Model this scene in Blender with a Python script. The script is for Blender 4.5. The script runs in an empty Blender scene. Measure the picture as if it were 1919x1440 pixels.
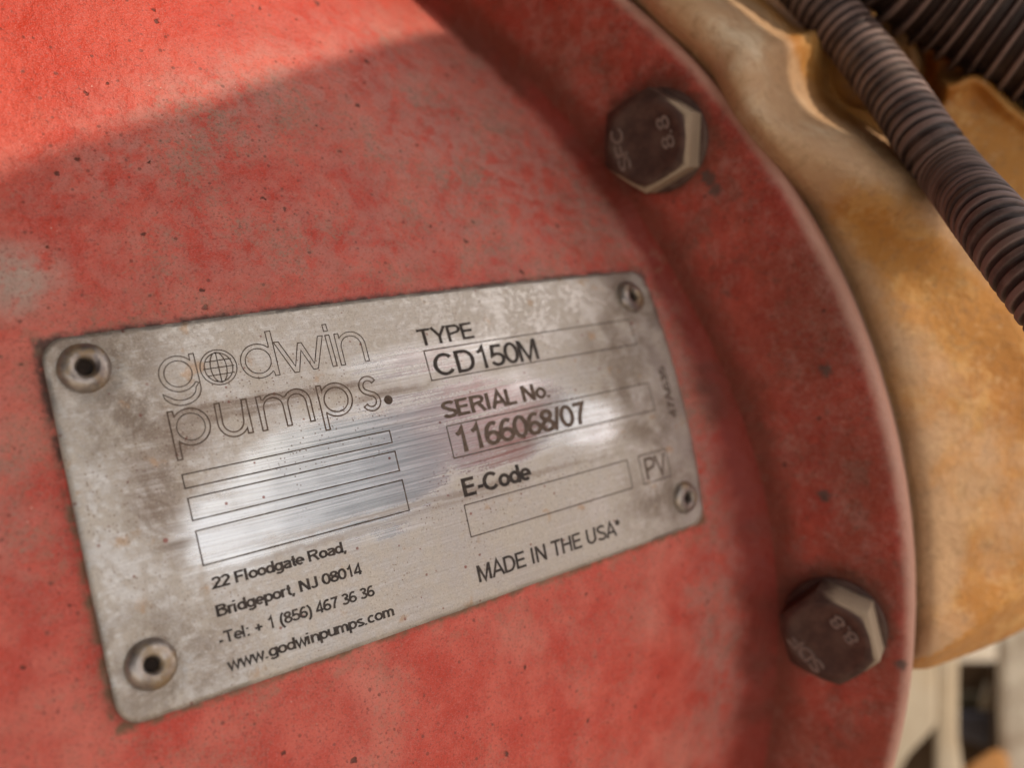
import bpy, bmesh, math, random
import numpy as np
from mathutils import Vector, Matrix, noise

random.seed(7)
S = bpy.context.scene
COL = S.collection

# ------------------------------------------------------------------ frames
FPX = 1671.8; CX, CY = 959.5, 720.0
def nrm(a):
    a = np.array(a, float); return a/np.linalg.norm(a)
CAMPOS = np.array([0, 0, 1.05])
UPC = nrm([.13, .94, .30])
FWD = np.array([0, 0, -1.0])
YW = nrm(FWD-UPC*(FWD@UPC)); XW = np.cross(YW, UPC)
M3 = np.array([XW, YW, UPC])                       # camera axes -> world axes
def c2w(p): return M3@np.asarray(p, float)+CAMPOS
def d2w(d): return M3@np.asarray(d, float)
def ray(px, py): return np.array([(px-CX)/FPX, -(py-CY)/FPX, -1.0])
def at(px, py, depth): return c2w(ray(px, py)*depth)

# ------------------------------------------------------------------ camera
cam = bpy.data.cameras.new('camera'); co = bpy.data.objects.new('camera', cam); COL.objects.link(co)
mw = Matrix.Identity(4)
for i in range(3):
    for j in range(3): mw[i][j] = M3[i][j]
    mw[i][3] = CAMPOS[i]
co.matrix_world = mw
cam.sensor_width = 36; cam.lens = 36*FPX/1919
cam.clip_start = .01; cam.clip_end = 3000
cam.dof.use_dof = True; cam.dof.focus_distance = .186; cam.dof.aperture_fstop = cam.lens/4.3
S.camera = co

# ------------------------------------------------------------------ sky, sun, exposure
SUNC = nrm([.66, .64, .40]); SUNW = d2w(SUNC)
el = math.asin(SUNW[2]); az = math.atan2(SUNW[0], SUNW[1])
w = bpy.data.worlds.new('World'); S.world = w; w.use_nodes = True
nt = w.node_tree; bg = nt.nodes['Background']
sky = nt.nodes.new('ShaderNodeTexSky'); sky.sky_type = 'NISHITA'; sky.sun_disc = False
sky.sun_elevation = el; sky.sun_rotation = az; sky.dust_density = 3.0; sky.air_density = 1.0
hs = nt.nodes.new('ShaderNodeHueSaturation'); hs.inputs['Saturation'].default_value = .60
nt.links.new(sky.outputs[0], hs.inputs['Color'])
wc = nt.nodes.new('ShaderNodeTexCoord'); wn = nt.nodes.new('ShaderNodeTexNoise'); wm = nt.nodes.new('ShaderNodeMapping')
wm.inputs[1].default_value = (.35, .1, .6); wm.inputs[3].default_value = (1, 1, 1.6)
nt.links.new(wc.outputs['Generated'], wm.inputs[0]); nt.links.new(wm.outputs[0], wn.inputs[0])
wn.inputs['Scale'].default_value = 2.6; wn.inputs['Detail'].default_value = 6; wn.inputs['Roughness'].default_value = .55; wn.inputs['Distortion'].default_value = .4
wr = nt.nodes.new('ShaderNodeMapRange'); wr.interpolation_type = 'SMOOTHSTEP'; wr.inputs[1].default_value = .42; wr.inputs[2].default_value = .60
nt.links.new(wn.outputs['Fac'], wr.inputs[0])
wx = nt.nodes.new('ShaderNodeMix'); wx.data_type = 'RGBA'
nt.links.new(wr.outputs[0], wx.inputs[0]); nt.links.new(hs.outputs[0], wx.inputs[6]); wx.inputs[7].default_value = (9.6, 8.9, 8.0, 1)
nt.links.new(wx.outputs[2], bg.inputs[0]); bg.inputs[1].default_value = .15
sl = bpy.data.lights.new('sun', 'SUN'); sl.energy = 2.0; sl.angle = math.radians(.6); sl.color = (1, .87, .70)
so = bpy.data.objects.new('sun', sl); COL.objects.link(so)
so.rotation_euler = Vector(SUNW).to_track_quat('Z', 'Y').to_euler()
S.view_settings.view_transform = 'Standard'; S.view_settings.look = 'None'
S.view_settings.exposure = .58; S.view_settings.gamma = 1
S.render.resolution_x = 1024; S.render.resolution_y = 769

# ------------------------------------------------------------------ node helpers
class NT:
    def __init__(s, name):
        s.m = bpy.data.materials.new(name); s.m.use_nodes = True
        s.t = s.m.node_tree; s.b = s.t.nodes['Principled BSDF']
        s.tc = s.t.nodes.new('ShaderNodeTexCoord'); s.obj = s.tc.outputs['Object']
    def n(s, typ, **kw):
        x = s.t.nodes.new(typ)
        for k, v in kw.items(): setattr(x, k, v)
        return x
    def put(s, sock, v):
        if isinstance(v, bpy.types.NodeSocket): s.t.links.new(v, sock)
        elif v is not None: sock.default_value = v
    def math(s, op, a, b=None, c=None, clamp=False):
        x = s.n('ShaderNodeMath', operation=op); x.use_clamp = clamp
        for i, v in enumerate((a, b, c)): s.put(x.inputs[i], v)
        return x.outputs[0]
    def map(s, vec, loc=(0, 0, 0), rot=(0, 0, 0), sc=(1, 1, 1)):
        x = s.n('ShaderNodeMapping'); s.put(x.inputs[0], vec)
        x.inputs[1].default_value = loc; x.inputs[2].default_value = rot; x.inputs[3].default_value = sc
        return x.outputs[0]
    def noise(s, scale, detail=4, rough=.55, vec=None, dist=0, col=False):
        x = s.n('ShaderNodeTexNoise'); s.put(x.inputs['Vector'], vec if vec is not None else s.obj)
        x.inputs['Scale'].default_value = scale; x.inputs['Detail'].default_value = detail
        x.inputs['Roughness'].default_value = rough; x.inputs['Distortion'].default_value = dist
        return x.outputs['Color' if col else 'Fac']
    def vor(s, scale, vec=None, rnd=1):
        x = s.n('ShaderNodeTexVoronoi'); s.put(x.inputs['Vector'], vec if vec is not None else s.obj)
        x.inputs['Scale'].default_value = scale; x.inputs['Randomness'].default_value = rnd
        return x.outputs['Distance'], x.outputs['Color']
    def rng(s, v, a, b, c=0., d=1., smooth=True):
        x = s.n('ShaderNodeMapRange'); x.interpolation_type = 'SMOOTHSTEP' if smooth else 'LINEAR'
        s.put(x.inputs[0], v)
        for i, k in enumerate((a, b, c, d)): s.put(x.inputs[1+i], k)
        return x.outputs[0]
    def mix(s, f, a, b):
        x = s.n('ShaderNodeMix', data_type='RGBA'); s.put(x.inputs[0], f)
        s.put(x.inputs[6], a if not isinstance(a, tuple) else (*a, 1)); s.put(x.inputs[7], b if not isinstance(b, tuple) else (*b, 1))
        return x.outputs[2]
    def mixf(s, f, a, b):
        x = s.n('ShaderNodeMix', data_type='FLOAT'); s.put(x.inputs[0], f); s.put(x.inputs[2], a); s.put(x.inputs[3], b)
        return x.outputs[0]
    def xyz(s, v=None):
        x = s.n('ShaderNodeSeparateXYZ'); s.put(x.inputs[0], v if v is not None else s.obj); return x.outputs
    def warp(s, amt, scale, vec=None, detail=3):
        """object coordinates pushed about by noise"""
        v = vec if vec is not None else s.obj
        c = s.noise(scale, detail, .6, v, col=True)
        a = s.n('ShaderNodeVectorMath', operation='SUBTRACT'); s.put(a.inputs[0], c); a.inputs[1].default_value = (.5, .5, .5)
        b = s.n('ShaderNodeVectorMath', operation='MULTIPLY_ADD'); s.put(b.inputs[0], a.outputs[0]); b.inputs[1].default_value = (amt,)*3; s.put(b.inputs[2], v)
        return b.outputs[0]
    def blob(s, cx, cy, rx, ry, vec, soft=.5, rot=0.0):
        """elliptical stain mask, millimetres in the plate's frame, y up"""
        m = s.n('ShaderNodeMapping'); m.vector_type = 'TEXTURE'; s.put(m.inputs[0], vec)
        m.inputs[1].default_value = (cx/1000, cy/1000, 0); m.inputs[2].default_value = (0, 0, math.radians(rot)); m.inputs[3].default_value = (rx/1000, ry/1000, 1000.)
        l = s.n('ShaderNodeVectorMath', operation='LENGTH'); s.put(l.inputs[0], m.outputs[0])
        return s.rng(l.outputs['Value'], 1+soft, 1-soft, 0., 1.)
    def bump(s, h, strength, dist, nrmal=None):
        x = s.n('ShaderNodeBump'); x.inputs['Strength'].default_value = strength; x.inputs['Distance'].default_value = dist
        s.put(x.inputs['Height'], h)
        if nrmal is not None: s.put(x.inputs['Normal'], nrmal)
        return x.outputs[0]
    def out(s, color=None, rough=None, metal=None, normal=None, **kw):
        s.put(s.b.inputs['Base Color'], color if not isinstance(color, tuple) else (*color, 1))
        s.put(s.b.inputs['Roughness'], rough); s.put(s.b.inputs['Metallic'], metal)
        if normal is not None: s.put(s.b.inputs['Normal'], normal)
        for k, v in kw.items(): s.put(s.b.inputs[k], v)
        return s.m
    def mx(s, *a):
        r = a[0]
        for b in a[1:]: r = s.math('MAXIMUM', r, b)
        return r
    def mul(s, *a):
        r = a[0]
        for b in a[1:]: r = s.math('MULTIPLY', r, b)
        return r
    def sub1(s, a): return s.math('SUBTRACT', 1.0, a)

# ------------------------------------------------------------------ object helpers
def link(name, me, mat=None, parent=None, mw=None):
    o = bpy.data.objects.new(name, me); COL.objects.link(o)
    if mat is not None: me.materials.append(mat)
    if parent is not None: o.parent = parent
    if mw is not None: o.matrix_world = mw
    return o
def mesh(name, verts, faces, smooth=True):
    me = bpy.data.meshes.new(name); me.from_pydata([tuple(map(float, v)) for v in verts], [], faces)
    me.update()
    if smooth: me.polygons.foreach_set('use_smooth', [True]*len(me.polygons))
    return me
def tag(o, label=None, cat=None, group=None, kind=None):
    if label: o['label'] = label
    if cat: o['category'] = cat
    if group: o['group'] = group
    if kind: o['kind'] = kind
    return o
def empty(name, mw, **kw):
    o = bpy.data.objects.new(name, None); o.empty_display_size = .01; COL.objects.link(o); o.matrix_world = mw
    tag(o, **kw); return o
def grid_faces(nr, nc, flip=False):
    f = []
    for i in range(nr-1):
        for j in range(nc-1):
            a = i*nc+j
            q = (a, a+1, a+nc+1, a+nc)
            f.append(q[::-1] if flip else q)
    return f

# ------------------------------------------------------------------ the plate's frame and the fitted surface
RF = np.array([[.8214, .2436, .5158], [-.1617, .9666, -.199], [.547, -.08, -.8333]])   # y down, z forward
T0 = np.array([-.0150, .0139, .1990])
FL = np.diag([1, -1, -1.])
PU = FL@RF[:, 0]; PV = FL@RF[:, 1]; PN = FL@RF[:, 2]                                     # camera axes (y up)
PW, PH = .150, .0710
Xa = nrm(d2w(PU)); Za = nrm(d2w(PN)-Xa*(d2w(PN)@Xa)); Ya = np.cross(Za, Xa); Pc = c2w(FL@T0)
PM = Matrix([[Xa[i], Ya[i], Za[i], Pc[i]] for i in range(3)]+[[0, 0, 0, 1]])
PMI = PM.inverted()
def toP(pw): v = PMI@Vector(pw); return np.array(v)
RPw = np.array([Xa, Ya, Za])                     # world -> plate frame
def c2p(p): return RPw@(c2w(p)-Pc)
def dc2p(d): return RPw@d2w(d)
K0, K1, KU, TW = 2.2496, 6.1272, .885, -.2314
def kcurv(u, kmax=30., kmin=-30.):
    k = K0+K1*u/.15
    if kmax < 20: k = kmax-math.log1p(math.exp((kmax-k)*2))/2
    if kmin > -20: k = kmin+math.log1p(math.exp((k-kmin)*2))/2
    return k
def PS(u, v, z=0., body=False):
    """surface point, metres in the plate's frame; v runs down the plate"""
    k = kcurv(u, 4.6, .5) if body else kcurv(u)
    if abs(k) < 1e-5: k = 1e-5
    vc = max(-.08, min(.08, v))
    zz = (math.cos(k*v)-1)/k-KU*u*u/2+TW*u*vc
    s = math.sin(k*v)/k
    nx, ny = 0.0, math.sin(k*v)
    return np.array([u, -(s+z*ny), zz+z*math.cos(k*v)])

# ------------------------------------------------------------------ materials
def mat_red(dark=False):
    t = NT('red_paint_flange' if dark else 'red_paint')
    wv = t.warp(.010, 55); wf_ = t.warp(.006, 160)
    big = t.noise(22, 4, .6, wv); mid = t.noise(90, 5, .65, wv); fine = t.noise(900, 4, .7); grain = t.noise(3200, 2, .6)
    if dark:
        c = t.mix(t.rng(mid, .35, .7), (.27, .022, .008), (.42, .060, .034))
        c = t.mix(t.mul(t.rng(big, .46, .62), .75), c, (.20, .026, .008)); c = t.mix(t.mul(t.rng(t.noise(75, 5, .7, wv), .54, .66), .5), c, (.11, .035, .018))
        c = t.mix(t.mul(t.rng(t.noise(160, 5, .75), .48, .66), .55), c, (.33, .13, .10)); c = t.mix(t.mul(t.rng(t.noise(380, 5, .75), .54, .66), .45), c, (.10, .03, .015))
    else:
        c = t.mix(t.rng(mid, .30, .72), (.49, .045, .025), (.61, .115, .078))
        c = t.mix(t.mul(t.rng(big, .42, .70), .55), c, (.60, .235, .175))
    # settled dust: clouds of fine grey brown
    dn = t.math('ADD', t.mul(t.noise(48, 6, .68, wv), .60), t.mul(fine, .40))
    dm = t.rng(dn, .49, .60)
    if not dark:
        x, y, z = t.xyz()
        # upper left less dusty, its sunlit red painted in, dust gathers above and right of the plate
        clean_or_sunlit = t.rng(t.math('SUBTRACT', y, t.mul(x, .44)), .094, .122)
        near = t.mx(t.blob(52, 76, 62, 46, wv, .6), t.mul(t.blob(-30, 82, 46, 12, wv, .7, 24), .9), t.mul(t.blob(-10, 52, 60, 16, wv, .8), .7), t.blob(-77, 49, 9, 7, wv, .8), t.mul(t.blob(-84, 10, 6, 22, wv, .8), .6), t.blob(78, 0, 9, 50, wv, .7), t.mul(t.blob(84, -70, 16, 46, wv, .8), .9))
        spot = t.blob(-77, 48, 7, 6, wf_, .7)
        dm = t.mul(dm, t.math('ADD', .42, t.mul(near, .58)), t.math('SUBTRACT', 1.0, t.mul(clean_or_sunlit, .85)))
        c = t.mix(t.mul(clean_or_sunlit, .8), c, t.mix(mid, (.44, .022, .006), (.58, .050, .020)))
        c = t.mix(t.mul(near, t.rng(t.noise(240, 5, .72, wv), .36, .62), .66), c, (.44, .235, .195)); c = t.mix(t.mul(spot, t.rng(t.noise(300, 4, .7), .3, .55), .85), c, (.42, .33, .27))
    else: dm = t.mul(dm, .35)
    c = t.mix(t.mul(dm, t.rng(t.noise(1500, 3, .7), .30, .62), .90), c, (.27, .20, .150))
    # sparse pits and splashes
    d1, c1 = t.vor(230, t.warp(.0022, 500)); r1 = t.xyz(c1)
    pit = t.mul(t.rng(t.math('SUBTRACT', d1, t.mul(r1[1], .09)), .10, .04), t.rng(r1[0], .76, .79))
    d2, c2 = t.vor(520); c2 = t.xyz(c2); pit2 = t.mul(t.rng(t.math('SUBTRACT', d2, t.mul(c2[0], .12)), .14, .06), t.rng(c2[1], .62, .66))
    d3, c3 = t.vor(1100); glint = t.mul(t.rng(d3, .22, .12), t.rng(t.xyz(c3)[2], .95, .96), t.rng(t.noise(30, 3), .45, .6))
    c = t.mix(t.mul(t.rng(grain, .50, .68), .30), c, (.56, .22, .19)); c = t.mix(t.mul(t.rng(t.noise(1700, 4, .7), .52, .66), .50), c, (.16, .035, .026))
    c = t.mix(t.mul(pit, .8), c, (.055, .022, .014)); c = t.mix(t.mul(pit2, .55), c, (.09, .03, .02))
    c = t.mix(t.mul(glint, .45), c, (.75, .62, .5))
    if not dark:
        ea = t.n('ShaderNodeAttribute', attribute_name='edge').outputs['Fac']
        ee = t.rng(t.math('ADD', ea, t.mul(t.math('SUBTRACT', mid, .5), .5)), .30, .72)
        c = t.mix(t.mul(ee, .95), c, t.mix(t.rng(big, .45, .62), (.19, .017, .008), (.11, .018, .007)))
        # grime packed along the plate's edges
        x, y, z = t.xyz(t.warp(.0022, 420))
        dx = t.math('SUBTRACT', t.math('ABSOLUTE', x), PW/2); dy = t.math('SUBTRACT', t.math('ABSOLUTE', y), PH/2)
        dd = t.math('MAXIMUM', dx, dy)
        ed = t.rng(dd, .0018, .0003)
        top = t.rng(y, -.005, .02)
        ec = t.mix(top, (.17, .10, .055), (.065, .040, .030))
        c = t.mix(t.mul(ed, t.rng(t.noise(300, 3), .33, .55), .92), c, ec)
        halo = t.mul(t.rng(dd, .012, .001), t.rng(t.noise(260, 5, .7), .50, .64), .40)
        c = t.mix(halo, c, (.25, .165, .11))
    else:
        # pale dust and rubbed primer along the rim, grease round the bolts
        at_r = t.n('ShaderNodeAttribute', attribute_name='rim'); rimf = at_r.outputs['Fac']
        rn = t.math('ADD', rimf, t.mul(t.math('SUBTRACT', mid, .5), .25))
        c = t.mix(t.mul(t.rng(rn, .45, .95), .9), c, (.50, .27, .20))
        at_b = t.n('ShaderNodeAttribute', attribute_name='grease'); gf = at_b.outputs['Fac']
        gn = t.math('ADD', gf, t.mul(t.math('SUBTRACT', t.noise(140, 4, .65), .5), .9))
        c = t.mix(t.mul(t.rng(gn, .35, .85), .75), c, (.075, .026, .012))
        mk = t.n('ShaderNodeAttribute', attribute_name='chip').outputs['Fac']
        c = t.mix(t.mul(t.rng(t.math('ADD', mk, t.mul(t.math('SUBTRACT', fine, .5), .8)), .45, .75), .8), c, (.060, .045, .036))
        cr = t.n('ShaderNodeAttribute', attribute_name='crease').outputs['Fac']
        c = t.mix(t.mul(t.rng(t.math('ADD', cr, t.mul(t.math('SUBTRACT', mid, .5), 1.0)), .20, .85), .78), c, (.11, .020, .008))  # grime along the crease, darkened with the body's shade painted in
    h = t.math('ADD', t.mul(t.noise(420, 5, .6), 1.0), t.math('ADD', t.mul(t.noise(110, 3, .5), 2.6), t.mul(grain, .3)))
    h = t.math('SUBTRACT', h, t.mul(pit, .6))
    nb = t.bump(h, .75, .00065)
    return t.out(c, t.mixf(dm, t.mixf(big, .42, .58), .85), 0.0, nb, **{'Specular IOR Level': .35})

def mat_plate():
    t = NT('weathered_steel_plate')
    wv = t.warp(.010, 60); wf = t.warp(.003, 260)
    # brushing marks: long along the plate, slightly bowed
    x, y, z = t.xyz(t.warp(.004, 14, detail=1))
    cv = t.n('ShaderNodeCombineXYZ'); t.put(cv.inputs[0], t.mul(x, 30.)); t.put(cv.inputs[1], t.mul(y, 2600.)); t.put(cv.inputs[2], 0.)
    br = t.noise(1.0, 4, .65, cv.outputs[0])
    cv2 = t.n('ShaderNodeCombineXYZ'); t.put(cv2.inputs[0], t.mul(x, 12.)); t.put(cv2.inputs[1], t.mul(y, 500.)); t.put(cv2.inputs[2], 3.)
    br2 = t.noise(1.0, 4, .7, cv2.outputs[0])
    # wiped area where bare metal shows
    clean_or_sunlit = t.mx(t.mul(t.blob(-24, -1, 30, 15, wv, .42), .95), t.mul(t.blob(12, 3, 38, 12.5, wv, .45, -3), .84), t.mul(t.blob(0, 20, 26, 5.5, wv, .6, 3), .80), t.mul(t.blob(40, -2, 16, 9, wv, .6), .78), t.mul(t.blob(-50, -6, 12, 9, wv, .5), .9))
    cn = t.math('ADD', clean_or_sunlit, t.mul(t.math('SUBTRACT', br2, .5), .9))
    cn = t.rng(cn, .36, .92)
    # thin film everywhere else, thinner in places
    film = t.sub1(cn)
    mott = t.noise(700, 5, .75); mott2 = t.noise(110, 5, .6, wv)
    film_amt = t.mul(film, t.mixf(t.rng(t.math('ADD', t.mul(mott, .6), t.mul(mott2, .4)), .42, .58), .42, .95))
    # brown dirt
    dirt = t.mx(t.blob(-67, 31, 12, 8, wv, .7), t.blob(-62, 19, 10, 7, wv, .7), t.blob(-67, -27, 13, 10, wv, .8), t.blob(67, 27, 11, 10, wv, .7),
                t.blob(60, -24, 12, 9, wv, .8), t.blob(60, 16, 14, 9, wv, .8), t.blob(62, -6, 9, 9, wv, .8), t.mul(t.blob(56, 6, 8, 8, wf, .5), .9))
    dirt = t.mul(dirt, t.rng(t.noise(150, 5, .7, wv), .30, .62))
    smear = t.mx(t.blob(-41, 17.0, 19, 1.9, wf, .4, 2), t.blob(-55, 12, 5, 3.2, wf, .7), t.blob(-61, 4, 5, 9, wf, .8), t.blob(-60, -5, 3, 5, wf, .7), t.blob(-24, 17, 11, 1.1, wf, .6), t.blob(-10, 14, 9, .9, wf, .6),
                 t.mul(t.blob(0, -11, 40, .8, wf, .6, -1), .7), t.mul(t.blob(-20, -13, 30, .7, wf, .7, 1), .7))
    smear = t.mul(smear, t.rng(br2, .25, .6))
    col_m = t.mix(t.rng(br, .25, .75), (.46, .445, .42), (.70, .69, .675))
    col_f = t.mix(t.rng(mott2, .35, .65), (.335, .262, .200), (.47, .405, .335))
    col_f = t.mix(t.mul(t.rng(mott, .44, .64), .55), col_f, (.60, .55, .49))
    col_f = t.mix(t.mul(t.rng(t.noise(1900, 4, .75), .56, .70), .5), col_f, (.17, .12, .09))
    c = t.mix(film_amt, col_m, col_f)
    c = t.mix(t.mul(dirt, .80), c, (.17, .115, .075))
    c = t.mix(t.mul(smear, .75), c, (.20, .135, .095))
    wa = t.n('ShaderNodeTexWave'); wa.wave_type = 'BANDS'; wa.bands_direction = 'DIAGONAL'; t.put(wa.inputs['Vector'], t.warp(.012, 75))
    wa.inputs['Scale'].default_value = 130; wa.inputs['Distortion'].default_value = 9; wa.inputs['Detail'].default_value = 3; wa.inputs['Detail Scale'].default_value = 1.2
    wip = t.mul(t.blob(-60, 3, 6, 8, wv, .8), film, t.rng(wa.outputs['Fac'], .35, .75))
    c = t.mix(t.mul(wip, .40), c, (.215, .150, .105))
    # warm stains and rust freckles
    st = t.mul(t.rng(t.noise(170, 3, .5, wf), .64, .74), film, .6); c = t.mix(st, c, (.42, .25, .13))
    fr_area = t.rng(t.noise(35, 3, .6), .48, .60)
    d1, c1 = t.vor(1500); fk = t.mul(t.rng(d1, .34, .16), t.rng(t.xyz(c1)[0], .66, .70), t.mixf(fr_area, .15, 1.))
    c = t.mix(t.mul(fk, .8), c, (.15, .075, .045))
    d2, c2 = t.vor(430); sp = t.mul(t.rng(d2, .16, .10), t.rng(t.xyz(c2)[0], .84, .86)); c = t.mix(t.mul(sp, .8), c, (.20, .06, .045))
    d3, c3 = t.vor(190); sp2 = t.mul(t.rng(d3, .10, .075), t.rng(t.xyz(c3)[1], .84, .86)); c = t.mix(t.mul(sp2, .85), c, (.24, .055, .04))
    g4 = t.noise(3600, 3, .7); c = t.mix(t.mul(t.rng(g4, .56, .68), film, .40), c, (.14, .10, .08)); c = t.mix(t.mul(t.rng(g4, .44, .34), film, .45), c, (.68, .64, .58))
    # dulled edge
    e = t.mx(film_amt, dirt, smear, wip)
    rough = t.mixf(e, t.mixf(t.rng(br, .2, .8), .13, .24), t.mixf(mott, .52, .68))
    metal = t.math('SUBTRACT', 1.0, t.mul(e, .72))
    h = t.math('ADD', t.mul(br, .35), t.mul(mott, film, .8))
    h = t.math('ADD', h, t.mul(t.noise(60, 2, .5), 6.0))
    nb = t.bump(h, .5, .00006)
    tan = t.n('ShaderNodeTangent', direction_type='UV_MAP', uv_map='UVMap')
    return t.out(c, rough, metal, nb, Anisotropic=t.mul(t.sub1(e), .75), Tangent=tan.outputs[0])

def mat_simple(name, a, b, scale, rough, metal=0., bump=.0002, bscale=None, stain=None, stamt=.6, sscale=60., spec=.35):
    t = NT(name)
    wv = t.warp(.4/scale, scale)
    c = t.mix(t.rng(t.noise(scale, 5, .65, wv), .35, .65), a, b)
    e = t.rng(t.noise(sscale, 5, .65, wv), .46, .62)
    if stain: c = t.mix(t.mul(e, stamt), c, stain)
    nb = t.bump(t.noise(bscale or scale*4, 5, .6), .6, bump)
    return t.out(c, t.mixf(e, rough, min(1, rough+.25)), metal, nb, **{'Specular IOR Level': spec})

M_RED = mat_red(); M_FLG = mat_red(True); M_PLATE = mat_plate()
M_INK = mat_simple('black_etched_ink', (.030, .024, .022), (.075, .056, .046), 900, .7)
M_BROWN = mat_simple('brown_etched_ink', (.085, .056, .040), (.145, .100, .074), 900, .7)
M_LINE = mat_simple('fine_etched_line', (.050, .034, .026), (.110, .078, .058), 700, .7)
M_RIVET = mat_simple('dirty_rivet', (.40, .35, .31), (.20, .165, .15), 260, .36, .75, .00012, 900, (.34, .23, .11), .7, 160)
M_HOLE = mat_simple('rivet_bore', (.012, .008, .006), (.03, .018, .012), 600, .9)
def mat_bolt():
    t = NT('dark_bolt_steel'); n1 = t.noise(260, 5, .65); n2 = t.noise(900, 4, .6)
    c = t.mix(t.rng(n1, .35, .65), (.052, .024, .018), (.085, .043, .032)); c = t.mix(t.mul(t.rng(t.noise(110, 4, .6), .5, .66), .35), c, (.12, .08, .06))
    a = t.n('ShaderNodeAttribute', attribute_name='dust_light').outputs['Fac']
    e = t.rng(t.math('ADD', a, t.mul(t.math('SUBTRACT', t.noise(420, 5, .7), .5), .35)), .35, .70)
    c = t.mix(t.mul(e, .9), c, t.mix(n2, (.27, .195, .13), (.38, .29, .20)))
    return t.out(c, t.mixf(e, .55, .9), t.mul(t.sub1(e), .25), t.bump(n2, .5, .00015), **{'Specular IOR Level': .3})
M_BOLT = mat_bolt()
M_STAMP = mat_simple('stamped_steel', (.15, .098, .080), (.19, .13, .108), 400, .6, .1)
M_BOLTDUST = mat_simple('dusty_bolt_steel', (.36, .29, .21), (.26, .20, .14), 260, .85, 0, .00015, 900, (.14, .09, .06), .5, 150)
M_HUB = mat_simple('brown_gasket', (.20, .115, .085), (.26, .155, .115), 90, .8, 0, .0003)

# ------------------------------------------------------------------ flange plane and circle
hx, vy = math.radians(30), math.radians(-12)
an = np.array([-math.sin(hx), -math.sin(vy), 0]); an[2] = -math.sqrt(1-an@an)
AX = nrm(dc2p(FL@an))                                     # axis, plate frame, towards the viewer
DU = .0838
P0 = PS(DU, -.015, body=True)
def onplane(px, py, off=0.):
    """where the sight line through a photo point meets the flange plane moved back by off"""
    o = c2p((0, 0, 0)); d = dc2p(ray(px, py))
    Q = P0-AX*off
    return o+d*(((Q-o)@AX)/(d@AX))
arc = [(1180, 0), (1310, 130), (1450, 300), (1540, 450), (1625, 640), (1680, 830), (1700, 960), (1710, 1100), (1705, 1250), (1685, 1440)]
E1 = nrm(np.cross(AX, [0, 1, 0])); E2 = np.cross(AX, E1)
Qs = np.array([onplane(*a) for a in arc]); xs, ys = (Qs-P0)@E1, (Qs-P0)@E2
sol = np.linalg.lstsq(np.c_[2*xs, 2*ys, np.ones(len(xs))], xs*xs+ys*ys, rcond=None)[0]
FC = P0+sol[0]*E1+sol[1]*E2; FR = math.sqrt(sol[2]+sol[0]**2+sol[1]**2)
print('flange radius', FR)

# ------------------------------------------------------------------ red pump casing: body with its fillet, then flange with rim
casing = empty('pump_casing', PM, label='red painted pump casing with bolted round flange, dusty and pitted, filling the left and middle', cat='pump casing')
vs = np.linspace(-.235, .19, 250)
def crease(v):
    lo, hi = -.05, .35
    for _ in range(36):
        m = (lo+hi)/2
        if (PS(m, v, body=True)-P0)@AX > 0: lo = m
        else: hi = m
    return m
bv, fv, rimv, grv, chv, crv, edv = [], [], [], [], [], [], []
BOLTPX = [(1235, 265), (1565, 1170)]
bpos = [onplane(*b) for b in BOLTPX]
def polar(p): d = p-FC; return math.atan2(d@E2, d@E1), math.hypot(d@E2, d@E1)
ang = [polar(b)[0] for b in bpos]; BR = sum(polar(b)[1] for b in bpos)/2
da = ang[1]-ang[0]
bang = [ang[0]-da, ang[0], ang[1], ang[1]+da]
bpos = [FC+BR*(math.cos(a)*E1+math.sin(a)*E2) for a in bang]
chips = [onplane(*p) for p in [(1548, 695), (1325, 330), (1340, 355), (1690, 1250), (1545, 930)]]
NB = 190
for v in vs:
    uc = crease(v)
    d1 = .006+.007*max(0., min(1., (v+.03)/.06)); ef = .005+.003*max(0., min(1., (v+.03)/.06))
    us = np.concatenate([np.linspace(-.26, -.12, 26)[:-1], np.linspace(-.12, uc-d1, NB-26)])
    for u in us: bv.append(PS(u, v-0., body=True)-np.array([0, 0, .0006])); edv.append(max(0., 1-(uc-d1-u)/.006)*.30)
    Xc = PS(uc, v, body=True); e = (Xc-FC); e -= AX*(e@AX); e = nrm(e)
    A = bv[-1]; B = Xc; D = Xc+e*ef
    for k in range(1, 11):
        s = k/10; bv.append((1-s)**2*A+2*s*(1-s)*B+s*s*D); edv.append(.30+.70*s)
    # flange
    r0 = (D-FC)@e; prof = [(r0+(FR-.005-r0)*k/46, 0) for k in range(47)]
    for k in range(1, 13):
        a = math.pi/2*k/12; prof.append((FR-.005+.0046*math.sin(a), -.0040*(1-math.cos(a))))
    for k in range(1, 4): prof.append((FR-.0004-.0002*k, -.0040-.0022*k))
    prof.append((FR-.005, -.0120))
    for r, h in prof:
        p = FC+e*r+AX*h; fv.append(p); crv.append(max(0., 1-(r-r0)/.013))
        rimv.append(max(0., min(1., (r-(FR-.0065))/.006)))
        grv.append(max(max(0., 1-max(0., np.linalg.norm(p-b-np.array([0, .002, 0]))-.0110)/.012) for b in bpos))
        chv.append(max(max(0., 1-np.linalg.norm(p-b)/.0045) for b in chips))
nc = len(bv)//len(vs); nf = len(fv)//len(vs)
bm = mesh('body', bv, grid_faces(len(vs), nc)); body = link('body', bm, M_RED, casing)
a_ = bm.attributes.new('edge', 'FLOAT', 'POINT'); a_.data.foreach_set('value', [float(x) for x in edv])
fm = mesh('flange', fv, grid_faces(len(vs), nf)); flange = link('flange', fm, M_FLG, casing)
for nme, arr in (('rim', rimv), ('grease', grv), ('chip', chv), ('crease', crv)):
    a = fm.attributes.new(nme, 'FLOAT', 'POINT'); a.data.foreach_set('value', [float(x) for x in arr])
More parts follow.
